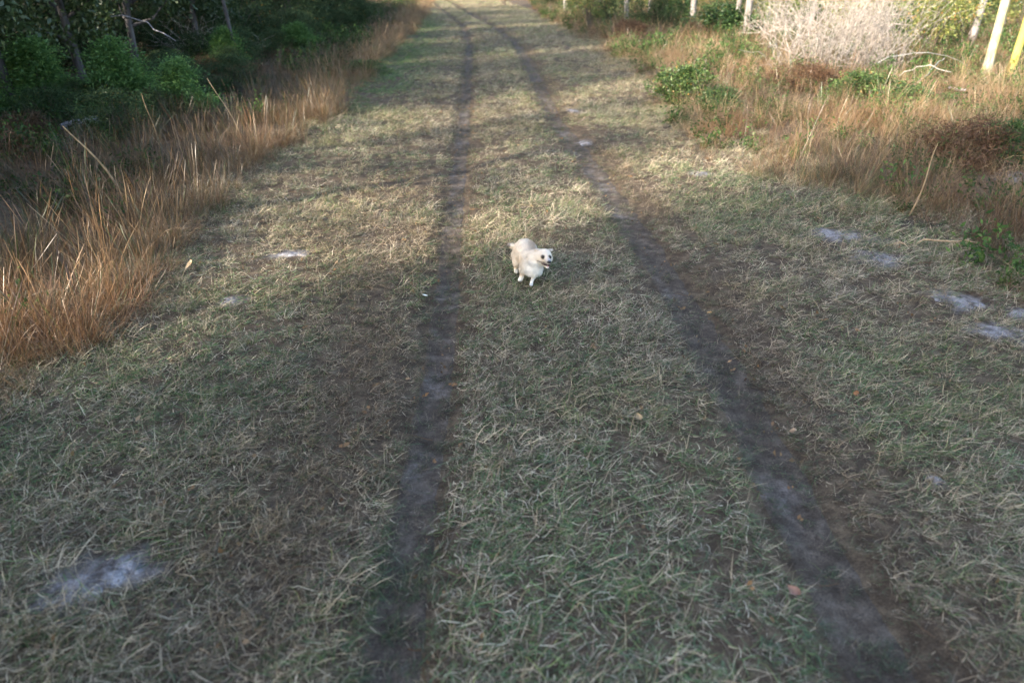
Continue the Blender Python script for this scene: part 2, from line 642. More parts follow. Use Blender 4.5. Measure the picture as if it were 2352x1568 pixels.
def scatter(name, pts, rot, scl, idx, green, tint, meshes):
    global SRC_COUNT
    src = bpy.data.collections.new(name + '_tufts')
    for k, m in enumerate(meshes):
        o = bpy.data.objects.new('tuft_%03d' % (SRC_COUNT), m)
        SRC_COUNT += 1
        src.objects.link(o)
    me = bpy.data.meshes.new(name)
    me.vertices.add(len(pts))
    me.vertices.foreach_set('co', np.ascontiguousarray(pts, np.float32).ravel())
    for n, a in (('rot', rot), ('scl', scl), ('tint', tint)):
        me.attributes.new(n, 'FLOAT_VECTOR', 'POINT').data.foreach_set('vector', np.ascontiguousarray(a, np.float32).ravel())
    me.attributes.new('green', 'FLOAT', 'POINT').data.foreach_set('value', np.ascontiguousarray(green, np.float32))
    me.attributes.new('idx', 'INT', 'POINT').data.foreach_set('value', np.ascontiguousarray(idx, np.int32))
    o = link(name, me, kind='stuff')
    ng = bpy.data.node_groups.new(name + '_scatter', 'GeometryNodeTree')
    ng.interface.new_socket('Geometry', in_out='INPUT', socket_type='NodeSocketGeometry')
    ng.interface.new_socket('Geometry', in_out='OUTPUT', socket_type='NodeSocketGeometry')
    gi_, go_ = ng.nodes.new('NodeGroupInput'), ng.nodes.new('NodeGroupOutput')
    iop = ng.nodes.new('GeometryNodeInstanceOnPoints')
    ci = ng.nodes.new('GeometryNodeCollectionInfo')
    ci.inputs['Collection'].default_value = src
    ci.inputs['Separate Children'].default_value = True
    ci.inputs['Reset Children'].default_value = True

    def na(n, t):
        a = ng.nodes.new('GeometryNodeInputNamedAttribute')
        a.data_type = t
        a.inputs[0].default_value = n
        return a.outputs[0]
    e2r = ng.nodes.new('FunctionNodeEulerToRotation')
    ng.links.new(na('rot', 'FLOAT_VECTOR'), e2r.inputs[0])
    ng.links.new(gi_.outputs[0], iop.inputs['Points'])
    ng.links.new(ci.outputs[0], iop.inputs['Instance'])
    iop.inputs['Pick Instance'].default_value = True
    ng.links.new(na('idx', 'INT'), iop.inputs['Instance Index'])
    ng.links.new(e2r.outputs[0], iop.inputs['Rotation'])
    ng.links.new(na('scl', 'FLOAT_VECTOR'), iop.inputs['Scale'])
    ng.links.new(iop.outputs[0], go_.inputs[0])
    md = o.modifiers.new('scatter', 'NODES')
    md.node_group = ng
    return o


def turf_tuft(seed, n=40, rad=.055, lo=.03, hi=.10, flat=1.0):
    r = np.random.default_rng(seed)
    a = Acc()
    th, q = r.random(n) * 6.283, np.sqrt(r.random(n)) * rad
    base = np.stack([q * np.cos(th), q * np.sin(th), np.zeros(n)], -1)
    az = r.normal(0, .75, n) + (r.random(n) < .16) * r.random(n) * 6.28
    L = r.uniform(lo, hi, n) * np.where(r.random(n) < .12, 1.5, 1)
    lean = np.clip(r.normal(.95, .38, n), .05, 1.45) * flat
    curl = np.abs(r.normal(.55, .5, n)) * flat
    add_blades(a, n, r, base=base, az=az, length=L, width=r.uniform(.0011, .0031, n), lean0=lean, curl=curl, nseg=4)
    return a.mesh('turf_tuft', [M_TURF])


TURF = [turf_tuft(100 + k) for k in range(12)] + [turf_tuft(150 + k, 9, .02, .04, .10, .7) for k in range(5)] + \
       [turf_tuft(170 + k, 30, .07, .02, .05, 1.2) for k in range(4)]


def sample(x0, x1, y0, y1, n, rng):
    return rng.uniform(x0, x1, n), rng.uniform(y0, y1, n)


def in_view(x, y, margin=.35, zh=0.0):
    dz = CP * y + SP * CAM_H
    return (np.abs(x) < 1176 / FPX * dz * 1.02 + margin) & (y > .15)


def make_turf():
    rng = np.random.default_rng(11)
    xs, ys = [], []
    for (y0, y1, dens) in ((.2, 3.2, 620), (3.2, 6, 450), (6, 11, 260), (11, 20, 130), (20, 48, 70), (48, 85, 24)):
        x0, x1 = -3.4, 4.3
        if y0 >= 11:
            x0, x1 = (-9, 6) if y0 < 40 else (-26, 6)
        n = int(dens * (x1 - x0) * (y1 - y0))
        x, y = sample(x0, x1, y0, y1, n, rng)
        xs.append(x)
        ys.append(y)
    x, y = np.concatenate(xs), np.concatenate(ys)
    keep = in_view(x, y, 1.5)
    x, y = x[keep], y[keep]
    el_, er_ = edge(EDGE_L, y), edge(EDGE_R, y)
    ok = (x > el_ - .5) & (x < er_ + 1.0)
    x, y = x[ok], y[ok]
    rut, sand = rut_mask(x, y), sand_mask(x, y)
    brown = np.exp(-((x - fL(y) + .34) / .32) ** 2) * sstep(.25, .5, fbm(x, y, .9, 21)) * sstep(7.5, 5.5, y)
    brown = np.maximum(brown, .8 * np.exp(-((x - fR(y) - .26) / .16) ** 2) * sstep(.4, .6, fbm(x, y, 1.1, 23)))
    patch = fbm(x, y, 1.6, 30)
    p = 1 - .42 * sstep(.4, 1.0, rut) * (.6 + 1.6 * (fbm(x, y, 4, 90) - .4))
    p *= 1 - np.where(y < 2.6, .85, .55) * sstep(.3, .8, sand)
    p *= 1 - .1 * brown
    q1 = px(2120, 520)
    p *= 1 - .85 * np.exp(-((x - q1[0]) / .36) ** 2 - ((y - q1[1]) / .16) ** 2)
    q0 = px(235, 1325)
    p *= 1 - .93 * np.exp(-(((x - q0[0]) / .15) ** 2 + ((y - q0[1]) / .10) ** 2) ** 1.5)
    p *= .55 + .45 * sstep(.3, .5, patch)
    k = rng.random(len(x)) < p
    x, y, rut, sand, brown, patch = x[k], y[k], rut[k], sand[k], brown[k], patch[k]
    n = len(x)
    gp = fbm(x, y, .8, 40) * .6 + fbm(x, y, 3.2, 44) * .4
    green = .22 + .28 * sstep(.36, .70, gp)
    green *= 1 - .7 * brown
    green += .6 * sstep(8, 13, y) * sstep(0, -1.6, x - fL(y) + .2)
    green = np.clip(green + .2 * sstep(.2, .6, rut), .05, .9)
    big = vnoise(x, y, 1.1, 60)
    tone = rng.uniform(.72, 1.15, n) * (.85 + .3 * big) * (1 - .36 * brown) * (1 - .56 * sstep(.12, .85, rut))
    wr = vnoise(x, y, 2.3, 70)
    tint = np.stack([tone * (1 + .03 * brown + .05 * (wr - .5)), tone * (1 - .05 * brown), tone * (1 - .10 * brown + .15 * (.5 - wr))], -1)
    rz = rng.normal(math.radians(-48), math.radians(36), n)
    s = rng.uniform(.65, 1.15, n) * (.85 + .4 * vnoise(x, y, .7, 80)) * (1 - .4 * sstep(.2, .7, rut)) * (1 - .2 * brown)
    s *= 1 + .35 * sstep(8, 25, y) + .9 * sstep(40, 60, y)
    kind = rng.random(n)
    idx = np.where(kind < .56, rng.integers(0, 12, n), np.where(kind < .68, rng.integers(12, 17, n), rng.integers(17, 21, n)))
    idx = np.where((rut > .6) & (rng.random(n) < .3), rng.integers(12, 17, n), idx)
    lowdog = np.exp(-((x - DOG[0]) / .2) ** 2 - ((y - DOG[1] + .02) / .2) ** 2)
    sz = s * (1 - .15 * lowdog)
    pts = np.stack([x, y, height(x, y) - .002 + .011 * sstep(.35, .6, rut) + .010 * sstep(.2, .5, sand)], -1)
    rot = np.stack([rng.normal(0, .08, n), rng.normal(0, .08, n), rz], -1)
    scatter('turf_grass', pts, rot, np.stack([s, s, sz], -1), idx, green, tint, TURF)


DOG = px(1220, 662)
make_turf()


def make_litter():
    rng = np.random.default_rng(31)
    ms = []
    M_LITTER = leaf_material('litter_leaves', [(0, (.045, .028, .018)), (.5, (.11, .068, .038)), (.85, (.20, .125, .065)), (1, (.33, .25, .17))], .15, .02)
    for k in range(10):
        g = np.random.default_rng(700 + k)
        a = Acc()
        if k < 6:
            pos = g.normal(0, .025, (2, 3)) * np.array([1, 1, 0]) + np.array([0, 0, .012])
            leaves(a, pos, .032, .018, g, 1.4)
        else:
            p = np.array([[-.05, 0, .012], [-.02, .006, .014], [.02, -.004, .012], [.06, .004, .010]]) * g.uniform(.6, 1.3)
            tube(a, p, np.array([.0018, .0017, .0014, .0008]), 4, rnd=float(g.random() * .6), rnd2=.5, t=.5)
        ms.append(a.mesh('litter', [M_LITTER]))
    x, y = sample(-4.5, 4.5, 1.0, 14, 5200, rng)
    k = in_view(x, y, .3) & (rng.random(len(x)) < (.35 + .65 * np.maximum(rut_mask(x, y), np.exp(-((x - fL(y) + .34) / .32) ** 2))))
    x, y = x[k], y[k]
    n = len(x)
    s = rng.uniform(.5, 1.15, n)
    lift = np.where(rut_mask(x, y) > .5, .010, rng.uniform(.01, .035, n))
    scatter('leaf_litter', np.stack([x, y, height(x, y) + lift], -1), np.stack([rng.normal(0, .3, n), rng.normal(0, .3, n), rng.random(n) * 6.28], -1),
            np.stack([s, s, s], -1), rng.integers(0, 10, n), np.full(n, .5), np.ones((n, 3)), ms)


make_litter()


# tall dry grass
def tall_clump(seed, n, lo, hi, spread, rad, w, head=False, frac=.2):
    r = np.random.default_rng(seed)
    a = Acc()
    th, q = r.random(n) * 6.283, np.sqrt(r.random(n)) * rad
    base = np.stack([q * np.cos(th), q * np.sin(th), np.zeros(n)], -1)
    az = th + r.normal(0, .9, n)
    L = r.uniform(lo, hi, n)
    add_blades(a, n, r, base=base, az=az, length=L, width=r.uniform(.6, 1.3, n) * w, lean0=np.abs(r.normal(.12, spread * 1.3, n)),
               curl=np.abs(r.normal(.6, .6, n)), nseg=5, wob=.2)
    if head:
        m = int(n * frac)
        th = r.random(m) * 6.283
        base = np.stack([rad * .5 * np.cos(th), rad * .5 * np.sin(th), np.zeros(m)], -1)
        add_blades(a, m, r, base=base, az=th, length=r.uniform(hi * .9, hi * 1.25, m), width=np.full(m, w * 1.6),
                   lean0=np.abs(r.normal(.05, .12, m)), curl=np.abs(r.normal(.2, .15, m)), nseg=6, wob=.06, head=1.1)
    return a.mesh('tall_clump', [M_TALL])


TALL = [tall_clump(200 + k, 46, .22, .52, .26, .08, .0028, True) for k in range(6)] + \
       [tall_clump(220 + k, 60, .16, .42, .38, .11, .0028) for k in range(6)] + \
       [tall_clump(240 + k, 70, .12, .34, .60, .13, .0024) for k in range(4)]


def weed_clump(seed, n, rad, hgt, ln, wd):
    r = np.random.default_rng(seed)
    a = Acc()
    for s in range(7):
        th, q = r.random() * 6.28, r.random() * rad * .6
        m = n // 7
        t = r.random(m)
        top = np.array([math.cos(th) * rad, math.sin(th) * rad, hgt * r.uniform(.6, 1.1)])
        pos = t[:, None] * top[None] + r.normal(0, .022, (m, 3))
        pos[:, 2] = np.maximum(pos[:, 2], .01)
        leaves(a, pos, ln, wd, r, .6)
    return a.mesh('weed_clump', [M_WEED])


WEED = [weed_clump(300 + k, 130, .09, .20, .032, .013) for k in range(5)] + [weed_clump(320 + k, 150, .13, .13, .025, .012) for k in range(3)]


def make_verge(name, side):
    rng = np.random.default_rng(21 if side < 0 else 22)
    xs, ys = [], []
    for (y0, y1, dens) in ((.3, 5, 150), (5, 10, 110), (10, 20, 60), (20, 55, 26), (55, 80, 10)):
        if side < 0:
            x0, x1 = -9.5 if y0 < 10 else (-14 if y0 < 20 else -20), -1.8
        else:
            x0, x1 = 1.3, 8 if y0 < 10 else (14 if y0 < 20 else 30)
        n = int(dens * (x1 - x0) * (y1 - y0))
        x, y = sample(x0, x1, y0, y1, n, rng)
        xs.append(x)
        ys.append(y)
    x, y = np.concatenate(xs), np.concatenate(ys)
    v = in_view(x, y, 1.8)
    x, y = x[v], y[v]
    wob = (fbm(x, y, 1.5, 50) - .5) * .55
    if side < 0:
        d = edge(EDGE_L, y) + .18 - x + wob     # distance into the verge
        depth = 3.6 + .12 * np.minimum(y, 25) + 1.2 * (fbm(x, y, .4, 51) - .5)
        p = sstep(-.02, .35, d) * (1 - .8 * sstep(depth - 1.0, depth + .6, d)) * (1 - .50 * sstep(1.0, 1.9, d))
    else:
        d = x - edge(EDGE_R, y) + .25 + wob
        p = sstep(-.25, .8, d) * .95 * (.6 + .4 * sstep(.35, .6, fbm(x, y, .7, 88)))
        # trodden opening beside the sand on the right
        p *= 1 - .85 * sand_mask(x, y)
        q = px(2120, 520)
        low = np.exp(-((x - q[0]) / .62) ** 2 - ((y - q[1]) / .22) ** 2)
        p *= 1 - .85 * low
    clump = (.30 if side < 0 else .26) + (.70 if side < 0 else .74) * sstep(.36, .60, fbm(x, y, 2.2, 53))
    k = rng.random(len(x)) < p * clump
    x, y, d = x[k], y[k], d[k]
    n = len(x)
    kind = rng.random(n)
    tallness = (sstep(.0, .4, d) if side < 0 else sstep(.1, .8, d)) * (.55 + .6 * fbm(x, y, .9, 55))
    if side > 0:
        near_gap = sstep(6.8, 5.0, y) * sstep(5.0, 3.4, x)
        tallness = tallness * (1 - .25 * near_gap) * (.65 + .5 * vnoise(x, y, 2.5, 93))
    c1 = .40 if side < 0 else .22
    idx = np.where(kind < c1, rng.integers(0, 6, n), np.where(kind < .8, rng.integers(6, 12, n), rng.integers(12, 16, n)))
    idx = np.where(tallness < .25, rng.integers(12, 16, n), idx)
    s = (.38 + (.46 if side < 0 else .60) * tallness) * rng.uniform(.6, 1.3, n) * (1 - (.30 * sstep(.9, 2.4, d) if side < 0 else 0))
    w = 1 + .9 * sstep(8, 30, y)
    a = vnoise(x, y, .9, 57)
    b = fbm(x, y, 1.4, 58)
    if side < 0:
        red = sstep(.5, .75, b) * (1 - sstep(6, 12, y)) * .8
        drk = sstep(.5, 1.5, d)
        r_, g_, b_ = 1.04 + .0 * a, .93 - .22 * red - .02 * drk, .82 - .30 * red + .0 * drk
        tone = (.52 + .60 * a) * (1 - .50 * drk) * (1 - .30 * red)  # browner stalks, plus shade of the woods painted into the inner verge
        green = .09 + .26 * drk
    else:
        red = sstep(.40, .64, b) * .65
        r_, g_, b_ = 1.02 + 0 * a, 1.01 - .27 * red, .97 - .42 * red
        tone = (.52 + .75 * a) * (1 - .45 * red) * (.75 + .5 * vnoise(x, y, 3.1, 94))
        green = .10 + .25 * sstep(.5, .8, fbm(x, y, 1.0, 59)) + 0 * a
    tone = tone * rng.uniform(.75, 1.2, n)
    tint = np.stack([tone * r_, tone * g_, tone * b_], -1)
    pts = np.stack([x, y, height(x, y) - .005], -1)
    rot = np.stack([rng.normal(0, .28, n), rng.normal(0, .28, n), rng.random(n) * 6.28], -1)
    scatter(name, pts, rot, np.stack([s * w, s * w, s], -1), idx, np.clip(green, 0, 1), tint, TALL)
    # leafy weeds among the grass
    m = int(n * (.55 if side < 0 else .50))
    j = rng.choice(n, m, replace=False)
    pw = .12 + .62 * sstep(.47, .62, fbm(x[j], y[j], 1.3, 61 + side)) if side > 0 else .55 * sstep(.40, .60, fbm(x[j], y[j], .9, 61)) * sstep(.6, 1.5, d[j])
    j = j[rng.random(m) < pw * sstep(.1, .7, d[j])]
    m = len(j)
    s2 = rng.uniform(.7, 1.6, m) * (1.15 if side > 0 else 1.2) * (1 + .5 * sstep(8, 20, y[j]))
    t2 = rng.uniform(.5, 1.2, m) * (1.1 if side > 0 else .8)
    scatter('leafy_weeds', pts[j], np.stack([np.zeros(m), np.zeros(m), rng.random(m) * 6.28], -1), np.stack([s2, s2, s2], -1),
            rng.integers(0, 8, m), np.full(m, .5), np.stack([t2, t2, t2 * .95], -1), WEED)


make_verge('tall_dry_grass', -1)
make_verge('tall_dry_grass', 1)


# ------------------------------------------------------------------ shrubs
def bush_mesh(seed, h, r, ncl, nleaf, ln, wd, mat, shape='round', spread=.11, up=.5):
    g = np.random.default_rng(seed)
    lv, st = Acc(), Acc()
    for c in range(ncl):
        th = g.random() * 6.283
        if shape == 'cone':
            z = h * (.12 + .86 * g.random() ** 1.25)
            q = r * (1 - z / h * .92) * math.sqrt(g.random()) * 1.1
        elif shape == 'open':
            z = h * (.25 + .75 * g.random())
            q = r * math.sqrt(g.random()) * (.4 + .6 * math.sin(math.pi * min(1, z / h)))
        else:
            z = h * (.10 + .9 * g.random())
            q = r * math.sqrt(g.random()) * math.sqrt(max(.05, 1 - (2 * z / h - .9) ** 2 / 1.25))
        q *= 1 + .25 * g.normal()
        c_ = np.array([q * math.cos(th), q * math.sin(th), z])
        sp = spread * g.uniform(.6, 1.4)
        pos = c_ + g.normal(size=(nleaf, 3)) * np.array([sp, sp, sp * .7])
        pos[:, 2] = np.maximum(pos[:, 2], .02)
        out = np.tile(np.array([math.cos(th), math.sin(th), .25]), (nleaf, 1))
        leaves(lv, pos, ln, wd, g, up, out)
        if c % 3 == 0:
            b = np.array([g.normal() * .05, g.normal() * .05, 0])
            mid = b * .3 + c_ * np.array([.35, .35, .55]) + g.normal(size=3) * .03
            tt = np.linspace(0, 1, 6)[:, None]
            pts = (1 - tt) ** 2 * b + 2 * tt * (1 - tt) * mid + tt ** 2 * c_
            rad = np.linspace(.006 + .006 * h, .0025, 6)
            tube(st, pts, rad, 4)
    return lv.mesh('foliage', [mat]), st.mesh('stems', [M_TWIG_DARK], True)


BUSH = {
    'dark': [bush_mesh(400 + k, 1.9, .95, 90, 130, .06, .028, M_DARKLEAF, 'round', .15) for k in range(4)],
    'feather': [bush_mesh(420 + k, 1.0, .55, 85, 130, .055, .018, M_FEATHER, 'cone', .075) for k in range(3)],
    'bright': [bush_mesh(430 + k, .62, .50, 60, 70, .06, .028, M_BRIGHT, 'round', .07) for k in range(3)],
    'yellow': [bush_mesh(440 + k, 2.2, .9, 60, 70, .085, .042, M_YELLOWLEAF, 'open', .16) for k in range(3)],
    'brown': [bush_mesh(450 + k, .6, .52, 55, 90, .075, .012, M_BROWNLEAF, 'round', .08) for k in range(2)],
}


def bush(kind, var, loc, rz, s, label, group=None, cat='shrub'):
    t = thing({'dark': 'evergreen_shrub', 'feather': 'feathery_shrub', 'bright': 'leafy_shrub', 'yellow': 'yellow_green_shrub', 'brown': 'dead_fern_shrub'}[kind],
              label, cat, (loc[0], loc[1], float(height(loc[0], loc[1])) - .02), rz, group, s)
    f, st = BUSH[kind][var % len(BUSH[kind])]
    link('foliage', f, t, kind='stuff')
    link('stems', st, t, kind='stuff')
    return t


# the named shrubs
bush('feather', 0, px(292, 262), .3, (1.05, 1.05, .95), 'bright green cone-shaped feathery shrub, tallest point in the left verge')
bush('feather', 1, px(110, 268), 1.9, (1.35, 1.2, .95), 'broad dull green feathery shrub near the left edge of the picture')
bush('feather', 2, px(430, 280), 4.0, (1.0, .95, .72), 'low green feathery shrub right of the cone-shaped one')
bush('feather', 1, px(530, 170), 2.7, (.9, .9, .75), 'small dark green feathery shrub under the thin grey trunk in the left woods')
bush('feather', 0, px(690, 130), .9, (1.1, 1.1, .7), 'bluish green low shrub at the edge of the left woods')
bush('bright', 0, px(1565, 240), .4, (.9, .8, .8), 'bright green leafy shrub where the right verge meets the grass lane')
bush('bright', 1, px(1650, 262), 2.2, (.6, .6, .55), 'small dull green shrub just behind the bright green one on the right')
bush('bright', 2, px(1985, 232), 1.2, (1.2, .9, .62), 'spreading green shrub in front of the grey bare thicket')
bush('bright', 1, px(2085, 250), 3.9, (.9, .8, .5), 'low green shrub in the straw right of the thicket')
bush('bright', 0, px(2292, 395), 5.2, (.45, .45, .7), 'small bright green plant at the right edge beside the sand')
bush('bright', 2, px(838, 175), 2.0, (.55, .7, .45), 'dark green leafy clump on the left border of the lane')
bush('brown', 0, px(2200, 390), .6, (1.0, .9, .8), 'reddish brown dead fern shrub in the straw on the right')
bush('brown', 1, px(1850, 215), 2.6, (1.0, .9, .7), 'rust brown dead shrub at the foot of the grey thicket')
bush('brown', 1, px(1445, 95), 3.6, (1.1, 1.1, .9), 'dark brown dead shrub at the bend of the lane')
bush('yellow', 0, px(2130, 128), .2, (.85, .85, .8), 'sunlit yellow green sapling between the thicket and the pale trunk')
bush('yellow', 1, px(2345, 75), 2.5, (.9, .9, .9), 'yellow green bush behind the yellow trunk at the right edge')

# dark shrub belt along the left woods
rb = random.Random(5)
k = 0
for row, (off, step) in enumerate(((0.0, 1.3), (1.8, 1.9))):
    y = 4.5 if row else 6.2
    while y < 47:
        xe = float(edge(EDGE_L, np.array(y)))
        x = float(np.interp(y, [5, 12, 16, 20, 28, 48], [-11.5, -10.0, -7.9, -6.8, -6.3, -10.5])) - off + rb.uniform(-.5, .5)
        hgt = rb.uniform(.8, 1.15) * (1.0 if row else .9)
        bush('dark', k, (x, y), rb.random() * 6.28, (rb.uniform(.85, 1.2), rb.uniform(.85, 1.2), hgt),
             ['dark evergreen shrub at the left edge, behind the broad feathery shrub', 'dark evergreen shrub of the shaded belt behind the cone-shaped shrub',
              'dark evergreen shrub of the shaded belt around the slim trunks', 'dark evergreen shrub of the far belt where the orange grass narrows',
              'dark evergreen shrub at the far bend of the lane'][int(np.searchsorted([11, 17, 26, 36], y))], 'dark shrubs of the left woods')
        k += 1
        y += step * rb.uniform(.8, 1.25)

rl = random.Random(12)
y = 4.2
k = 0
while y < 30:
    for off in (2.3, 3.2):
        x = float(edge(EDGE_L, np.array(y))) - off - rl.uniform(-.3, .5)
        if -x < .74 * y + 1.0:
            sc = rl.uniform(.24, .34) if y < 11 else rl.uniform(.3, .5)
            bush('dark' if k % 3 else 'brown', k, (x, y + rl.uniform(-.3, .3)), rl.random() * 6.28, (sc * 1.3, sc * 1.3, sc * rl.uniform(.7, 1.0)) if k % 3 else (.6, .6, .5),
                 ('low dark shrub in the left verge weeds, ' if k % 3 else 'brown fern clump in the left verge weeds, ') + ['in front of the feathery shrubs', 'below the slim trunks', 'where the verge narrows'][int(np.searchsorted([11, 18], y))],
                 'low growth of the left verge')
        k += 1
    y += rl.uniform(.8, 1.2)

y = -2.5  # out-of-view shrub row, added to shade the inner left verge
while y < 10.5:
    x = -7.3 - .28 * max(0, y - 4) + rl.uniform(-.3, .3)
    bush('dark', k, (x, y), rl.random() * 6.28, (1.05, 1.05, rl.uniform(1.05, 1.3)),
         'tall dark evergreen shrub added for shade just outside the left edge of the picture', 'added shade shrubs left of the picture')
    k += 1
    y += rl.uniform(.9, 1.2)

# sunlit brush far on the right and beyond the bend
pts_far = [(1950, 85), (2080, 95), (2190, 85), (1500, 60), (1350, 60), (1850, 50), (1330, 22), (1385, 42), (1500, 20), (1545, 40), (1640, 30), (1760, 30), (1790, 70), (1660, 75), (2020, 12), (2110, 30), (2190, 40), (2260, 30), (2060, 60), (1250, 8), (1160, 2), (1420, 5), (1590, 8), (1700, 8)]
for k, (a_, b_) in enumerate(pts_far):
    p = px(a_, b_ + 12)
    kind = ['yellow', 'bright', 'yellow', 'dark'][k % 4]
    sc = 1.0 if kind != 'bright' else 2.0
    bush(kind, k, p, k * 1.7, (sc, sc, sc * rb.uniform(.7, 1.0)),
         {'yellow': 'sunlit yellow green brush among the trunks of the right woods', 'bright': 'mid green brush among the trunks of the right woods',
          'dark': 'dark leafy brush among the trunks of the right woods'}[kind], 'brush of the right woods')


# bare grey thicket
def thicket_mesh(seed, h, r, n):
    g = np.random.default_rng(seed)
    a = Acc()
    for i in range(n):
        th, q = g.random() * 6.283, r * math.sqrt(g.random())
        p = np.array([q * math.cos(th) * .8, q * math.sin(th) * .8, 0.0])
        d = np.array([g.normal() * .28, g.normal() * .28, 1.0])
        L = h * g.uniform(.45, 1.15)
        m = 7
        pts = [p]
        for s in range(m):
            d = d + g.normal(size=3) * .28 + np.array([0, 0, -.16 * s / m])
            d /= np.linalg.norm(d)
            p = p + d * L / m
            p[2] = max(p[2], .02)
            pts.append(p)
        tube(a, pts, np.linspace(.009, .003, m + 1) * g.uniform(.6, 1.3), 3)
        for s in range(4):
            b = pts[g.integers(1, m)]
            d2 = g.normal(size=3)
            d2 /= np.linalg.norm(d2)
            l2 = g.uniform(.15, .5)
            tube(a, [b, b + d2 * l2 * .5 + g.normal(size=3) * .03, b + d2 * l2], np.array([.004, .003, .002]), 3)
    return a.mesh('twigs', [M_TWIG])


for k, (a_, b_, sx, sz, lab) in enumerate([(1840, 175, .62, .82, 'pale grey bare thicket nearest the lane, first of the sunlit row'),
                                           (1925, 168, .75, 1.05, 'tallest pale grey thicket of bare twigs in the middle of the sunlit row'),
                                           (2010, 168, .55, .9, 'narrow pale bare thicket on the side of the pale trunk'),
                                           (1965, 120, .8, 1.1, 'grey bare thicket standing behind the tallest pale one'),
                                           (1800, 100, .7, .8, 'low grey bare thicket behind the one nearest the lane'),
                                           (2075, 105, .6, .8, 'thin grey thicket behind the bleached branches')]):
    p = px(a_, b_)
    t = thing('bare_thicket', lab, 'thicket', (p[0], p[1], 0), k * 2.0, None, (sx, sx, sz))
    link('twigs', thicket_mesh(500 + k, 2.7, 1.05, 95), t, kind='stuff')


for k, (a_, b_, sx, sz, lab) in enumerate([(60, 160, .9, .9, 'dim bare thicket of thin twigs at the left edge of the woods'),
                                           (235, 150, .8, .85, 'dim grey bare thicket behind the cone-shaped shrub'),
                                           (480, 150, .7, .7, 'dim bare thicket between the shrubs and the slim trunks')]):
    p = px(a_, b_)
    t = thing('bare_thicket', lab, 'thicket', (p[0], p[1], 0), k * 2.0, None, (sx, sx, sz))
    link('twigs', thicket_mesh(520 + k, 1.9, 1.0, 90), t, kind='stuff')


# ------------------------------------------------------------------ trees
def trunk_mesh(seed, h, r0, r1, bend, mat, sides=12, n=22):
    g = np.random.default_rng(seed)
    z = np.linspace(-.15, h, n)
    ph = g.random(4) * 6.28
    x = bend * (np.sin(z * .5 + ph[0]) - math.sin(ph[0])) * .5
    y = bend * (np.sin(z * .43 + ph[1]) - math.sin(ph[1])) * .5
    r = r0 + (r1 - r0) * (np.clip(z, 0, None) / h) + r0 * .45 * np.exp(-np.clip(z + .15, 0, None) / .22)
    a = Acc()
    tube(a, np.stack([x, y, z], -1), r, sides)
    return a.mesh('trunk', [mat], True), np.stack([x, y, z], -1)


def crown_mesh(seed, z0, z1, r, ncl, nleaf, ln, wd, line, mat, barkmat, top=.35):
    g = np.random.default_rng(seed)
    lv, lb = Acc(), Acc()
    for c in range(ncl):
        f = g.random()
        z = z0 + (z1 - z0) * f
        prof = math.sin(math.pi * min(1, (.12 + .80 * f))) ** .6
        th = g.random() * 6.283
        q = r * prof * math.sqrt(g.random())
        base = np.array([np.interp(z, line[:, 2], line[:, 0]), np.interp(z, line[:, 2], line[:, 1]), 0])
        c_ = base + np.array([q * math.cos(th), q * math.sin(th), z])
        sp = r * .17 * g.uniform(.6, 1.4)
        pos = c_ + g.normal(size=(nleaf, 3)) * np.array([sp, sp, sp * .7])
        leaves(lv, pos, ln, wd, g, .5)
        if c % 4 == 0 and q > .3:
            zb = max(.8, z - q * .6)
            zb = min(zb, line[-1, 2])
            b = np.array([np.interp(zb, line[:, 2], line[:, 0]), np.interp(zb, line[:, 2], line[:, 1]), zb])
            m = (b + c_) / 2 + g.normal(size=3) * .1
            tube(lb, [b, m, c_], np.array([.035, .022, .008]), 5)
    return lv.mesh('crown', [mat]), lb.mesh('limbs', [barkmat], True)


TREES = {}
for k in range(3):
    t_, l_ = trunk_mesh(600 + k, 8.0, .11, .03, .35, M_BARK_DARK)
    TREES['ever', k] = (t_,) + crown_mesh(610 + k, 1.4, 9.0, 1.7, 150, 230, .078, .04, l_, M_CROWN, M_BARK_DARK)
for k in range(3):
    t_, l_ = trunk_mesh(620 + k, 5.0, .07, .02, .3, M_BARK_DARK)
    TREES['small', k] = (t_,) + crown_mesh(630 + k, .9, 5.2, 1.15, 80, 130, .088, .045, l_, M_CROWN, M_BARK_DARK)
for k in range(2):
    t_, l_ = trunk_mesh(640 + k, 5.2, .06, .02, .3, M_BARK_DARK)
    TREES['sparse', k] = (t_,) + crown_mesh(650 + k, 1.0, 5.6, 1.3, 34, 120, .088, .045, l_, M_CROWN, M_BARK_DARK)
for k in range(3):
    t_, l_ = trunk_mesh(660 + k, 13, .105, .04, .22, M_BARK_PINE)
    TREES['pine', k] = (t_,) + crown_mesh(670 + k, 8.5, 14, 1.9, 90, 60, .20, .05, l_, M_CROWN, M_BARK_PINE)
for nm, mat, r0, sd in (('pale', M_BARK_PALE, .078, 680), ('yellow', M_BARK_YELLOW, .115, 681), ('thin', M_BARK_DARK, .042, 682)):
    t_, l_ = trunk_mesh(sd, 11, r0, .04, .12, mat)
    TREES[nm, 0] = (t_,) + crown_mesh(sd + 10, 7.0, 12, 1.7, 80, 60, .17, .06, l_, M_CROWN, mat)


def tree(kind, var, loc, rz, s, label, group=None, lean=(0, 0), name='tree'):
    t = thing(name, label, 'tree', (loc[0], loc[1], float(height(loc[0], loc[1]))), rz, group, s)
    t.rotation_euler = (lean[1], lean[0], rz)
    tr, cr, lb = TREES[kind, var]
    link('trunk', tr, t)
    link('crown', cr, t, kind='stuff')
    link('limbs', lb, t, kind='stuff')
    return t


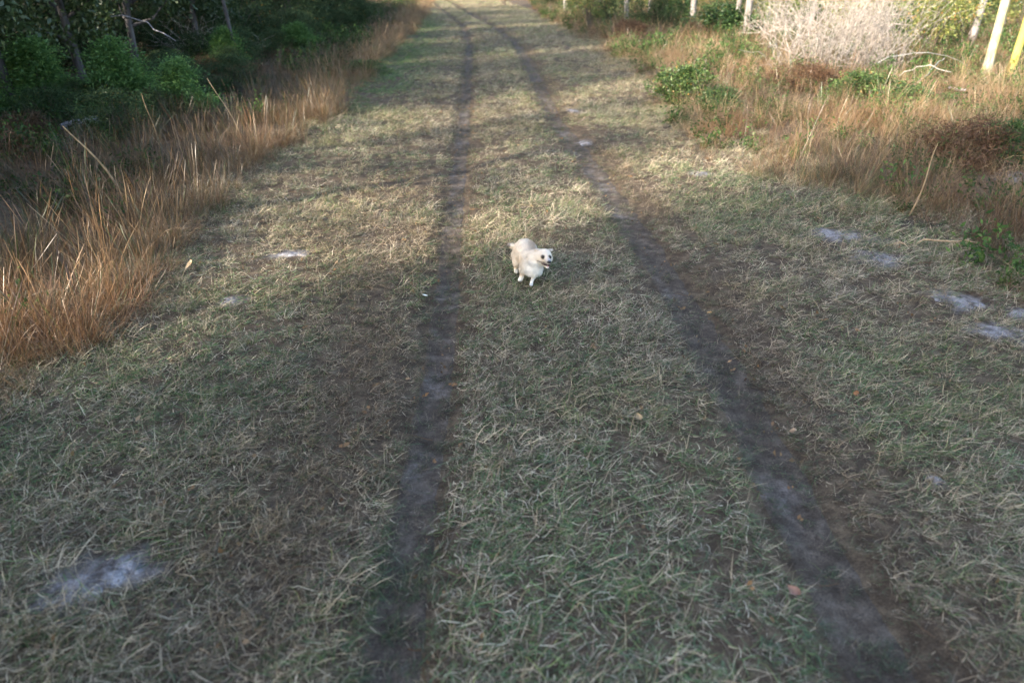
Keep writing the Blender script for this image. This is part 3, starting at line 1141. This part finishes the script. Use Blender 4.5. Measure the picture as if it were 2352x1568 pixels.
# trunks seen on the right
tree('pale', 0, px(2262, 178), 0, 1.0, 'pale sunlit trunk with yellow mottling, thickest on the right', lean=(math.radians(-2), 0), name='pine_tree')
tree('yellow', 0, px(2318, 178), 1.0, (.6, .6, .85), 'yellow mottled trunk leaning right at the edge of the picture', lean=(math.radians(9), 0), name='pine_tree')
RT = [((1438, 62), 'pine', .8, 'dark and white pine trunk right of the lane bend', 0), ((1590, 58), 'pine', 1.0, 'grey violet pine trunk between the bend and the thicket', 0),
      ((1688, 68), 'pine', .8, 'slim grey pine trunk, left of a close pair', 0), ((1712, 92), 'pine', .95, 'grey pine trunk, right and nearer of a close pair', 1),
      ((2228, 100), 'pine', .9, 'greyish pine trunk just behind the pale mottled trunk', 2), ((1640, 24), 'pine', .8, 'far thin pine trunk beyond the close pair', 1),
      ((1298, 30), 'pine', .8, 'far pine trunk at the outer side of the lane bend', 2), ((1975, 60), 'pine', .8, 'grey pine trunk behind the bare thicket', 0),
      ((2150, 70), 'pine', 1.0, 'dark pine trunk in the shade behind the yellow green sapling', 1), ((1530, 30), 'pine', .7, 'slender far pine trunk over the straw', 2)]
RT += [((1760, 62), 'pine', .7, 'slim pine trunk at the left flank of the grey thickets', 2), ((1860, 70), 'pine', .6, 'thin pine stem rising out of the grey thickets', 1),
       ((2095, 55), 'pine', .7, 'slim far pine trunk between thickets and sapling', 0), ((2185, 60), 'pine', .6, 'thin pine stem just right of the yellow green sapling', 1),
       ((1490, 45), 'pine', .55, 'very thin far pine stem right of the dark and white trunk', 0), ((1375, 28), 'pine', .6, 'thin far pine stem over the bend of the lane', 1),
       ((2300, 70), 'pine', .7, 'slim grey pine trunk between the pale and the yellow trunk', 2)]
for k, (p, kd, s, lab, v) in enumerate(RT):
    tree(kd, v, px(*p), k * 1.3, (s, s, 1), lab, name='pine_tree')

# trunks seen on the left
LT = [((612, 108), 'grey slim trunk standing in the gap of the left woods', .9, 'thin', -.10), ((682, 92), 'pale grey trunk farthest right in the left woods', 1.0, 'thin', -.06),
      ((552, 170), 'short grey stem in front of the left woods', .8, 'thin', -.05), ((205, 175), 'leaning grey trunk, right one of a pair behind the shrubs', 1.3, 'thin', -.22),
      ((178, 172), 'leaning grey trunk, left one of a pair behind the shrubs', 1.1, 'thin', -.16)]
for k, (p, lab, s, kd, ln_) in enumerate(LT):
    tree(kd, 0, px(*p), 0, (s, s, .8), lab, lean=(ln_, 0))

# the left woods; shadow bands on the lane are the gaps between these trees
NV = np.array([-SUN_S[1], SUN_S[0]])


def at_u(u, x):
    """Ground point at x whose shadow runs along the band u."""
    return (x, (u - NV[0] * x) / NV[1])


rt = random.Random(3)
WOODS = []
for x, u0, u1, step, kind in ((-6.5, -3.0, 3.0, 1.15, 'ever'), (-9.0, -4.0, 2.9, 1.5, 'ever'), (-12.5, -5.0, 3.0, 1.9, 'ever'),
                              (-6.2, 6.1, 7.6, 1.3, 'sparse'), (-8.5, 6.0, 7.4, 1.2, 'sparse'),
                              (-6.8, 10.3, 18.6, 1.7, 'small'), (-9.5, 10.8, 18.3, 2.2, 'small'),
                              (-8.2, 21.4, 22.6, 1.2, 'small'), (-8.5, 25.2, 38, 2.6, 'small'), (-13, 13, 40, 4.0, 'ever'), (-18, 12, 40, 5.0, 'ever')):
    u = u0
    while u <= u1 + 1e-6:
        WOODS.append((at_u(u, x + rt.uniform(-.4, .4)), kind))
        u += step * rt.uniform(.85, 1.15)
for k, (p, kind) in enumerate(WOODS):
    nv = {'ever': 3, 'small': 3, 'sparse': 2}[kind]
    s = rt.uniform(.9, 1.1)
    tree(kind, k % nv, p, rt.random() * 6.28, (s, s, s * rt.uniform(.92, 1.08)),
         {'ever': 'tall dark evergreen tree of the left woods', 'small': 'low dark evergreen tree along the left woods', 'sparse': 'thin crowned young tree of the left woods'}[kind],
         {'ever': 'tall evergreens of the left woods', 'small': 'low evergreens of the left woods', 'sparse': 'young trees of the left woods'}[kind])

# woods that close the view far behind the bend and on the right
for k in range(22):
    a_ = math.radians(-38 + k * 4.4)
    d_ = 62 + 9 * ((k * 7) % 3)
    tree('ever' if k % 2 else 'pine', k % 3, (d_ * math.sin(a_), d_ * math.cos(a_)), k * 2.1, (1.3, 1.3, 1.2),
         'far tree in the woods beyond the lane', 'far trees beyond the lane')


# ------------------------------------------------------------------ stalks, logs, fallen branches, leaves
def poly(name, pts, rad, mat, label, cat, sides=7, group=None):
    a = Acc()
    tube(a, pts, rad, sides)
    o = link(name, a.mesh(name, [mat], True))
    o['label'] = label
    o['category'] = cat
    if group:
        o['group'] = group
    return o


def lean_stalk(base_px, top_px, h, rad, label, sag=.0, mat=M_STALK):
    b = px(*base_px)
    b[2] = float(height(b[0], b[1])) - .03
    r_ = ray(*top_px)
    t = (h - CAM_H) / r_[2]
    top = np.array([r_[0] * t, r_[1] * t, h])
    tt = np.linspace(0, 1, 9)[:, None]
    pts = b + (top - b) * tt + np.array([0, 0, sag]) * np.sin(np.pi * tt) + np.array([.02, 0, 0]) * np.sin(5 * tt)
    return poly('dead_stalk', pts, np.linspace(rad, rad * .45, 9), mat, label, 'stalk')


lean_stalk((290, 470), (150, 290), .75, .009, 'longest tan dead stalk leaning left over the shaded grass', .06)
lean_stalk((372, 370), (330, 215), .8, .007, 'thin dead stalk standing under the low feathery shrub', .03)
lean_stalk((560, 330), (480, 180), .75, .007, 'thin brown stalk leaning left near the sunlit straw', .03)
lean_stalk((0 + 40, 740), (-15, 640), .5, .008, 'pale dead stalk at the left edge among reddish grass', .03)
lean_stalk((2085, 500), (2160, 330), .62, .008, 'tall tan stalk leaning right in front of the brown fern', .03)

p0, p1 = px(140, 292, .10), px(222, 276, .12)
poly('fallen_log', np.linspace(p0, p1, 6), np.array([.035, .055, .06, .058, .06, .055]), M_LOG, 'short grey fallen log in the weeds of the left verge', 'log', 9)

fb = Acc()


def branch_pts(a, b, za, zb, arch):
    A, B = px(*a, za), px(*b, zb)
    tt = np.linspace(0, 1, 9)[:, None]
    return A + (B - A) * tt + np.array([0, 0, arch]) * np.sin(np.pi * tt) + np.random.default_rng(int(a[0])).normal(0, .02, (9, 3))


poly('fallen_branch', branch_pts((2010, 150), (2225, 152), .25, .15, .22), np.linspace(.010, .004, 9), M_DEADWOOD, 'bleached branch arching over the straw left of the pale trunk', 'branch')
poly('fallen_branch', branch_pts((2060, 175), (2180, 165), .15, .35, .12), np.linspace(.009, .004, 9), M_DEADWOOD, 'shorter bleached branch lying under the arching one', 'branch')
poly('fallen_branch', branch_pts((2100, 200), (2170, 135), .05, .35, .05), np.linspace(.013, .006, 9), M_DEADWOOD, 'thin upright bleached branch crossing the arching one', 'branch')
poly('fallen_branch', branch_pts((2040, 560), (2270, 572), .03, .03, .03), np.linspace(.008, .005, 9), M_STALK, 'tan dead branch lying beside the dark soil on the right', 'branch')
poly('fallen_branch', branch_pts((255, 40), (400, 95), 1.2, 1.0, .1), np.linspace(.010, .005, 9), M_LOG, 'thin grey bare branch across the dark left woods', 'branch')


def single_leaf(pxy, size, colr, label, seed):
    g = np.random.default_rng(seed)
    n, m = 7, 5
    u, v = np.meshgrid(np.linspace(0, 1, n), np.linspace(-1, 1, m), indexing='ij')
    w = np.sin(np.pi * u ** .8) * .36 + .02
    X, Y = (u - .5) * size, v * w * size
    Z = .16 * size * (v ** 2 * .7 + (u - .5) ** 2 * 1.2) + g.normal(0, .01 * size, u.shape)
    i, j = np.meshgrid(np.arange(n - 1), np.arange(m - 1), indexing='ij')
    k_ = (i * m + j).ravel()
    me_ = quads('fallen_leaf', np.stack([X, Y, Z], -1), np.stack([k_, k_ + 1, k_ + m + 1, k_ + m], -1), {}, [plain('leaf_%d' % seed, colr, .7)], True)
    p = px(*pxy, .045)
    o = link('fallen_leaf', me_, None, (p[0], p[1], float(height(p[0], p[1])) + .045))
    o.rotation_euler = (g.normal() * .35, g.normal() * .35, g.random() * 6.28)
    o['label'] = label
    o['category'] = 'leaf'


single_leaf((975, 665), .035, (.72, .70, .62), 'small whitish leaf left of the left wheel rut', 1)
single_leaf((1630, 710), .035, (.30, .18, .07), 'orange leaf on the right border of the right wheel rut', 2)
single_leaf((1823, 986), .045, (.42, .31, .24), 'pinkish tan leaf right of the right wheel rut', 3)
single_leaf((1967, 904), .035, (.20, .095, .04), 'rust orange leaf in the grass on the right', 4)
single_leaf((1466, 967), .04, (.28, .20, .11), 'ochre leaf on the middle strip between the ruts', 5)
single_leaf((1825, 1347), .045, (.22, .12, .085), 'reddish leaf on the left border of the right rut', 6)
single_leaf((2195, 210), .30, (.48, .46, .50), 'grey broad piece of debris standing in the straw on the right', 7)  # unidentified grey piece, built on the leaf shape
single_leaf((435, 606), .09, (.34, .25, .15), 'tan leaf scrap at the border of the left verge', 8)


# ------------------------------------------------------------------ dog
def ico(n=2):
    b = bmesh.new()
    bmesh.ops.create_icosphere(b, subdivisions=n, radius=1)
    V = np.array([v.co[:] for v in b.verts])
    F = np.array([[v.index for v in f.verts] for f in b.faces])
    b.free()
    return V, F


ICO_V, ICO_F = ico(2)


class Blob:
    def __init__(self):
        self.V, self.F, self.n = [], [], 0

    def ball(self, c, r):
        r = np.broadcast_to(r, 3)
        self.V.append(ICO_V * r + np.asarray(c, float))
        self.F.append(ICO_F + self.n)
        self.n += len(ICO_V)

    def chain(self, pts):
        """pts: (x, y, z, r) joints; overlapping balls between them give a tapered limb."""
        for a, b in zip(pts[:-1], pts[1:]):
            a, b = np.array(a, float), np.array(b, float)
            L = np.linalg.norm(a[:3] - b[:3])
            m = max(2, int(L / (.35 * min(a[3], b[3]))) + 1)
            for t in np.linspace(0, 1, m):
                q = a + (b - a) * t
                self.ball(q[:3], q[3])

    def remesh(self, name, voxel, smooth):
        me_ = bpy.data.meshes.new(name)
        me_.from_pydata(np.concatenate(self.V).tolist(), [], np.concatenate(self.F).tolist())
        o = bpy.data.objects.new(name, me_)
        COL.objects.link(o)
        md = o.modifiers.new('r', 'REMESH')
        md.mode = 'VOXEL'
        md.voxel_size = voxel
        ms = o.modifiers.new('s', 'SMOOTH')
        ms.factor = .5
        ms.iterations = smooth
        dg = bpy.context.evaluated_depsgraph_get()
        res = bpy.data.meshes.new_from_object(o.evaluated_get(dg))
        bpy.data.objects.remove(o)
        res.name = name
        return res


B = Blob()
# trunk of the body: rump high and rounded, tucked belly, deep chest
B.ball((-.036, .205, .152), (.081, .085, .083))
B.ball((-.026, .15, .150), (.076, .09, .078))
B.ball((-.010, .09, .146), (.070, .08, .072))
B.ball((.004, .035, .130), (.071, .06, .074))
B.ball((.012, .005, .112), (.058, .045, .060))
B.ball((.022, .010, .165), (.060, .055, .060))
# neck and head
B.chain([(.025, .02, .175, .056), (.055, -.005, .192, .050), (.078, -.025, .206, .043)])
B.ball((.080, -.030, .210), (.043, .043, .037))
B.ball((.082, -.026, .218), (.036, .036, .032))
B.ball((.066, -.034, .188), (.028, .030, .026))
B.ball((.106, -.030, .190), (.024, .026, .024))
B.chain([(.088, -.055, .200, .027), (.098, -.082, .193, .0185), (.101, -.094, .192, .0155)])
# lower jaw, open
B.chain([(.076, -.040, .166, .018), (.089, -.066, .158, .0125), (.096, -.086, .1565, .0095)])
# front legs
B.chain([(.035, .02, .10, .034), (.026, .024, .068, .019), (.008, .012, .038, .0115), (.001, .002, .016, .0105)])
B.ball((.000, -.006, .010), (.0135, .018, .010))
B.chain([(-.040, .04, .115, .036), (-.050, .055, .080, .024), (-.056, .068, .045, .0165), (-.063, .072, .018, .0155)])
B.ball((-.068, .066, .012), (.017, .020, .012))
# hind legs: thigh, hock, paw
B.chain([(-.075, .20, .125, .050), (-.088, .165, .088, .030), (-.095, .205, .055, .0165), (-.093, .190, .028, .0145)])
B.ball((-.092, .182, .020), (.015, .022, .011))
B.chain([(.010, .20, .120, .048), (.030, .165, .080, .030), (.030, .20, .050, .016), (.024, .130, .018, .0135)])
B.ball((.023, .115, .012), (.014, .020, .011))
# tail
B.chain([(-.070, .255, .170, .020), (-.095, .268, .164, .017), (-.120, .270, .163, .0165), (-.140, .268, .172, .012)])
dog_me = B.remesh('body', .0042, 5)

nv = len(dog_me.vertices)
co = np.empty(nv * 3, np.float32)
dog_me.vertices.foreach_get('co', co)
co = co.reshape(-1, 3)
dog_me.calc_loop_triangles()


def dog_color(P):
    n = len(P)
    cream = np.array([.62, .55, .455])
    white = np.array([.72, .70, .66])
    tan = np.array([.36, .255, .17])
    c = np.tile(cream, (n, 1))
    nz = fbm(P[:, 0] * 30 + P[:, 2] * 17, P[:, 1] * 30, 1, 3)
    x, y, z = P[:, 0], P[:, 1], P[:, 2]

    def mix(m, col):
        nonlocal c
        m = np.clip(m, 0, 1)[:, None]
        c = c * (1 - m) + col * m
    saddle = np.exp(-((x - .012) / .038) ** 2) * sstep(.165, .205, z) * sstep(.03, .09, y) * (1 - sstep(.24, .29, y))
    mix(saddle * .85, tan)
    mix(sstep(.13, .10, z) * sstep(.06, .02, y) + sstep(.055, .03, z) * .8, white)
    mix(sstep(.19, .16, z) * sstep(.02, -.02, y) * .9, white)
    mix(sstep(.085, .05, z) * sstep(-.02, -.04, x) * sstep(.03, .045, z) * .35, np.array([.62, .46, .30]))
    # face
    mz = np.exp(-(((x - .100) / .022) ** 2 + ((y + .092) / .026) ** 2 + ((z - .198) / .018) ** 2))
    mix(np.clip(mz * 1.25, 0, 1) * .9, np.array([.30, .29, .30]))
    for ex, ey, ez in EYES:
        d = np.sqrt((x - ex) ** 2 + (y - ey) ** 2 + (z - ez) ** 2)
        mix((1 - sstep(.010, .019, d)) * .94, np.array([.05, .04, .035]))
    mix(np.exp(-(((x - .088) / .01) ** 2 + ((z - .235) / .018) ** 2)) * (y < -.03) * .35, np.array([.55, .44, .36]))
    lip = np.exp(-((z - (.175 - .1 * (x - .09))) / .004) ** 2) * (y < -.045)
    mix(lip * .9, np.array([.04, .03, .03]))
    # tail tip
    mix(sstep(-.127, -.137, x) * .8, np.array([.12, .10, .09]))
    c *= (.9 + .2 * nz)[:, None]
    return c


EYES = [(.0665, -.0655, .2135), (.1100, -.0640, .2125)]
dcol = dog_color(co)
dog_me.attributes.new('coat', 'FLOAT_VECTOR', 'POINT').data.foreach_set('vector', np.ascontiguousarray(dcol, np.float32).ravel())
dog_me.polygons.foreach_set('use_smooth', np.ones(len(dog_me.polygons), bool))


def coat_material(name):
    m, nt, out = new_mat(name)
    c = attr(nt, 'coat').outputs['Vector']
    d = N(nt, 'ShaderNodeBsdfPrincipled')
    d.inputs['Roughness'].default_value = .85
    d.inputs['Specular IOR Level'].default_value = .1
    d.inputs['Sheen Weight'].default_value = .15
    nt.links.new(c, d.inputs['Base Color'])
    nt.links.new(d.outputs[0], out.inputs[0])
    return m


M_COAT = coat_material('cream_coat')
M_FUR, _nt, _out = new_mat('cream_fur')
leafy_out(_nt, _out, attr(_nt, 'coat').outputs['Vector'], .5, .02, .6)
dog_me.materials.clear()
dog_me.materials.append(M_COAT)
dog = thing('dog', 'small cream dog with dark eyes running towards the camera between the wheel ruts', 'dog',
            (DOG[0], DOG[1], float(height(DOG[0], DOG[1])) + .006))
link('body', dog_me, dog)


def ball_part(name, c, r, mat, parent=dog, rot=None):
    V = ICO_V * np.broadcast_to(r, 3)
    if rot is not None:
        V = V @ np.array(rot.to_matrix()).T
    me_ = bpy.data.meshes.new(name)
    me_.from_pydata((V + np.asarray(c)).tolist(), [], ICO_F.tolist())
    me_.polygons.foreach_set('use_smooth', np.ones(len(ICO_F), bool))
    me_.materials.append(mat)
    return link(name, me_, parent)


M_EYE = plain('dark_eye', (.012, .009, .008), .12, .6)
M_NOSE = plain('black_nose', (.016, .016, .018), .35, .5)
M_MOUTH = plain('dark_lips', (.03, .018, .018), .5, .4)
M_TONGUE = plain('pink_tongue', (.55, .24, .24), .35, .4)
M_TEETH = plain('teeth', (.75, .72, .62), .3, .4)
for e in EYES:
    ball_part('eye', e, .0095, M_EYE)
ball_part('nose', (.1025, -.1075, .1975), (.0135, .008, .010), M_NOSE)
mo = Acc()
tube(mo, [(.060, -.052, .168), (.068, -.062, .1675), (.080, -.076, .1685), (.092, -.0925, .171), (.101, -.098, .1725), (.109, -.088, .172)],
     np.array([.003, .0055, .0065, .0065, .006, .004]), 8)
link('mouth', mo.mesh('mouth', [M_MOUTH], True), dog)
ball_part('tongue', (.0965, -.0935, .1665), (.0085, .011, .0038), M_TONGUE)


def ear_mesh(root, tip, width, seed):
    """A flap laid back along the skull: a curved, tapering, closed leaf with thickness."""
    r0, t0 = np.array(root), np.array(tip)
    d = t0 - r0
    L = np.linalg.norm(d)
    d /= L
    s = np.cross(d, (0, 0, 1.0))
    s /= np.linalg.norm(s)
    u = np.cross(s, d)
    a = Acc()
    n, m = 9, 10
    V = []
    for i in range(n):
        t = i / (n - 1)
        w = width * (math.sin(math.pi * min(.97, .22 + .76 * t)) ** .8)
        th = .004 * (1 - .6 * t)
        c = r0 + d * L * t + u * .010 * math.sin(math.pi * t)
        for j in range(m):
            ph = 2 * math.pi * j / m
            V.append(c + s * w * .5 * math.cos(ph) + u * (th * math.sin(ph) - .004 * math.cos(ph) ** 2))
    i, j = np.meshgrid(np.arange(n - 1), np.arange(m), indexing='ij')
    i, j = i.ravel(), j.ravel()
    F = np.stack([i * m + j, i * m + (j + 1) % m, (i + 1) * m + (j + 1) % m, (i + 1) * m + j], -1)
    V = np.array(V)
    t = np.repeat(np.linspace(0, 1, n), m)[:, None]
    colr = np.array([.50, .42, .33]) * (1 - t * .5) + np.array([.24, .205, .18]) * t * .5
    a.add(V, F, coat=colr)
    return a.mesh('ear', [M_COAT], True)


link('ear', ear_mesh((.051, -.012, .238), (.012, .024, .219), .038, 1), dog)
link('ear', ear_mesh((.111, -.008, .235), (.124, .036, .214), .036, 2), dog)


def fur():
    g = np.random.default_rng(77)
    tri = np.empty(len(dog_me.loop_triangles) * 3, np.int32)
    dog_me.loop_triangles.foreach_get('vertices', tri)
    tri = tri.reshape(-1, 3)
    A, Bv, C = co[tri[:, 0]], co[tri[:, 1]], co[tri[:, 2]]
    nr = np.cross(Bv - A, C - A)
    ar = np.linalg.norm(nr, axis=1)
    nr = nr / (ar[:, None] + 1e-12)
    n = 15000
    f = g.choice(len(tri), n, p=ar / ar.sum())
    w = g.dirichlet((1, 1, 1), n)
    P = A[f] * w[:, :1] + Bv[f] * w[:, 1:2] + C[f] * w[:, 2:]
    nn = nr[f]
    dm = np.min([np.linalg.norm(P - np.array(e), axis=1) for e in EYES], axis=0)
    ok = (dm > .015) & (np.linalg.norm(P - np.array([.1, -.1, .18]), axis=1) > .026)
    P, nn = P[ok], nn[ok]
    n = len(P)
    flow = np.tile(np.array([-.05, .75, -.55]), (n, 1)) + g.normal(0, .25, (n, 3))
    flow -= nn * np.sum(flow * nn, axis=1, keepdims=True)
    flow /= np.linalg.norm(flow, axis=1, keepdims=True) + 1e-9
    ruff = np.exp(-((P[:, 1] - .0) / .04) ** 2) * sstep(.19, .15, P[:, 2]) * sstep(.06, .08, P[:, 2])
    tail = sstep(-.085, -.1, P[:, 0]) * (P[:, 2] > .13)
    leg = sstep(.08, .05, P[:, 2])
    head = sstep(-.0, -.03, P[:, 1])
    L = (.0068 + .015 * ruff + .006 * tail - .0045 * leg - .004 * head) * g.uniform(.7, 1.3, n)
    d1 = flow * .8 + nn * .5
    d2 = flow * .95 + nn * .12 + np.array([0, 0, -.25])
    s = np.cross(d1, nn)
    s /= np.linalg.norm(s, axis=1, keepdims=True) + 1e-9
    wd = (.00075 * g.uniform(.7, 1.3, n))[:, None]
    m1, m2 = P + d1 * L[:, None] * .5, P + d1 * L[:, None] * .5 + d2 * L[:, None] * .55
    V = np.stack([P - s * wd, P + s * wd, m1 + s * wd * .8, m1 - s * wd * .8, m2 + s * wd * .25, m2 - s * wd * .25], 1).reshape(-1, 3)
    q = np.arange(n)[:, None] * 6
    F = np.concatenate([q + np.array([[0, 1, 2, 3]]), q + np.array([[3, 2, 4, 5]])])
    c = np.repeat(np.minimum(dog_color(P) * g.uniform(1.0, 1.25, (n, 1)), .85), 6, axis=0)
    return quads('fur', V, F, {'coat': np.minimum(c, .9)}, [M_FUR])


link('fur', fur(), dog, kind='stuff')
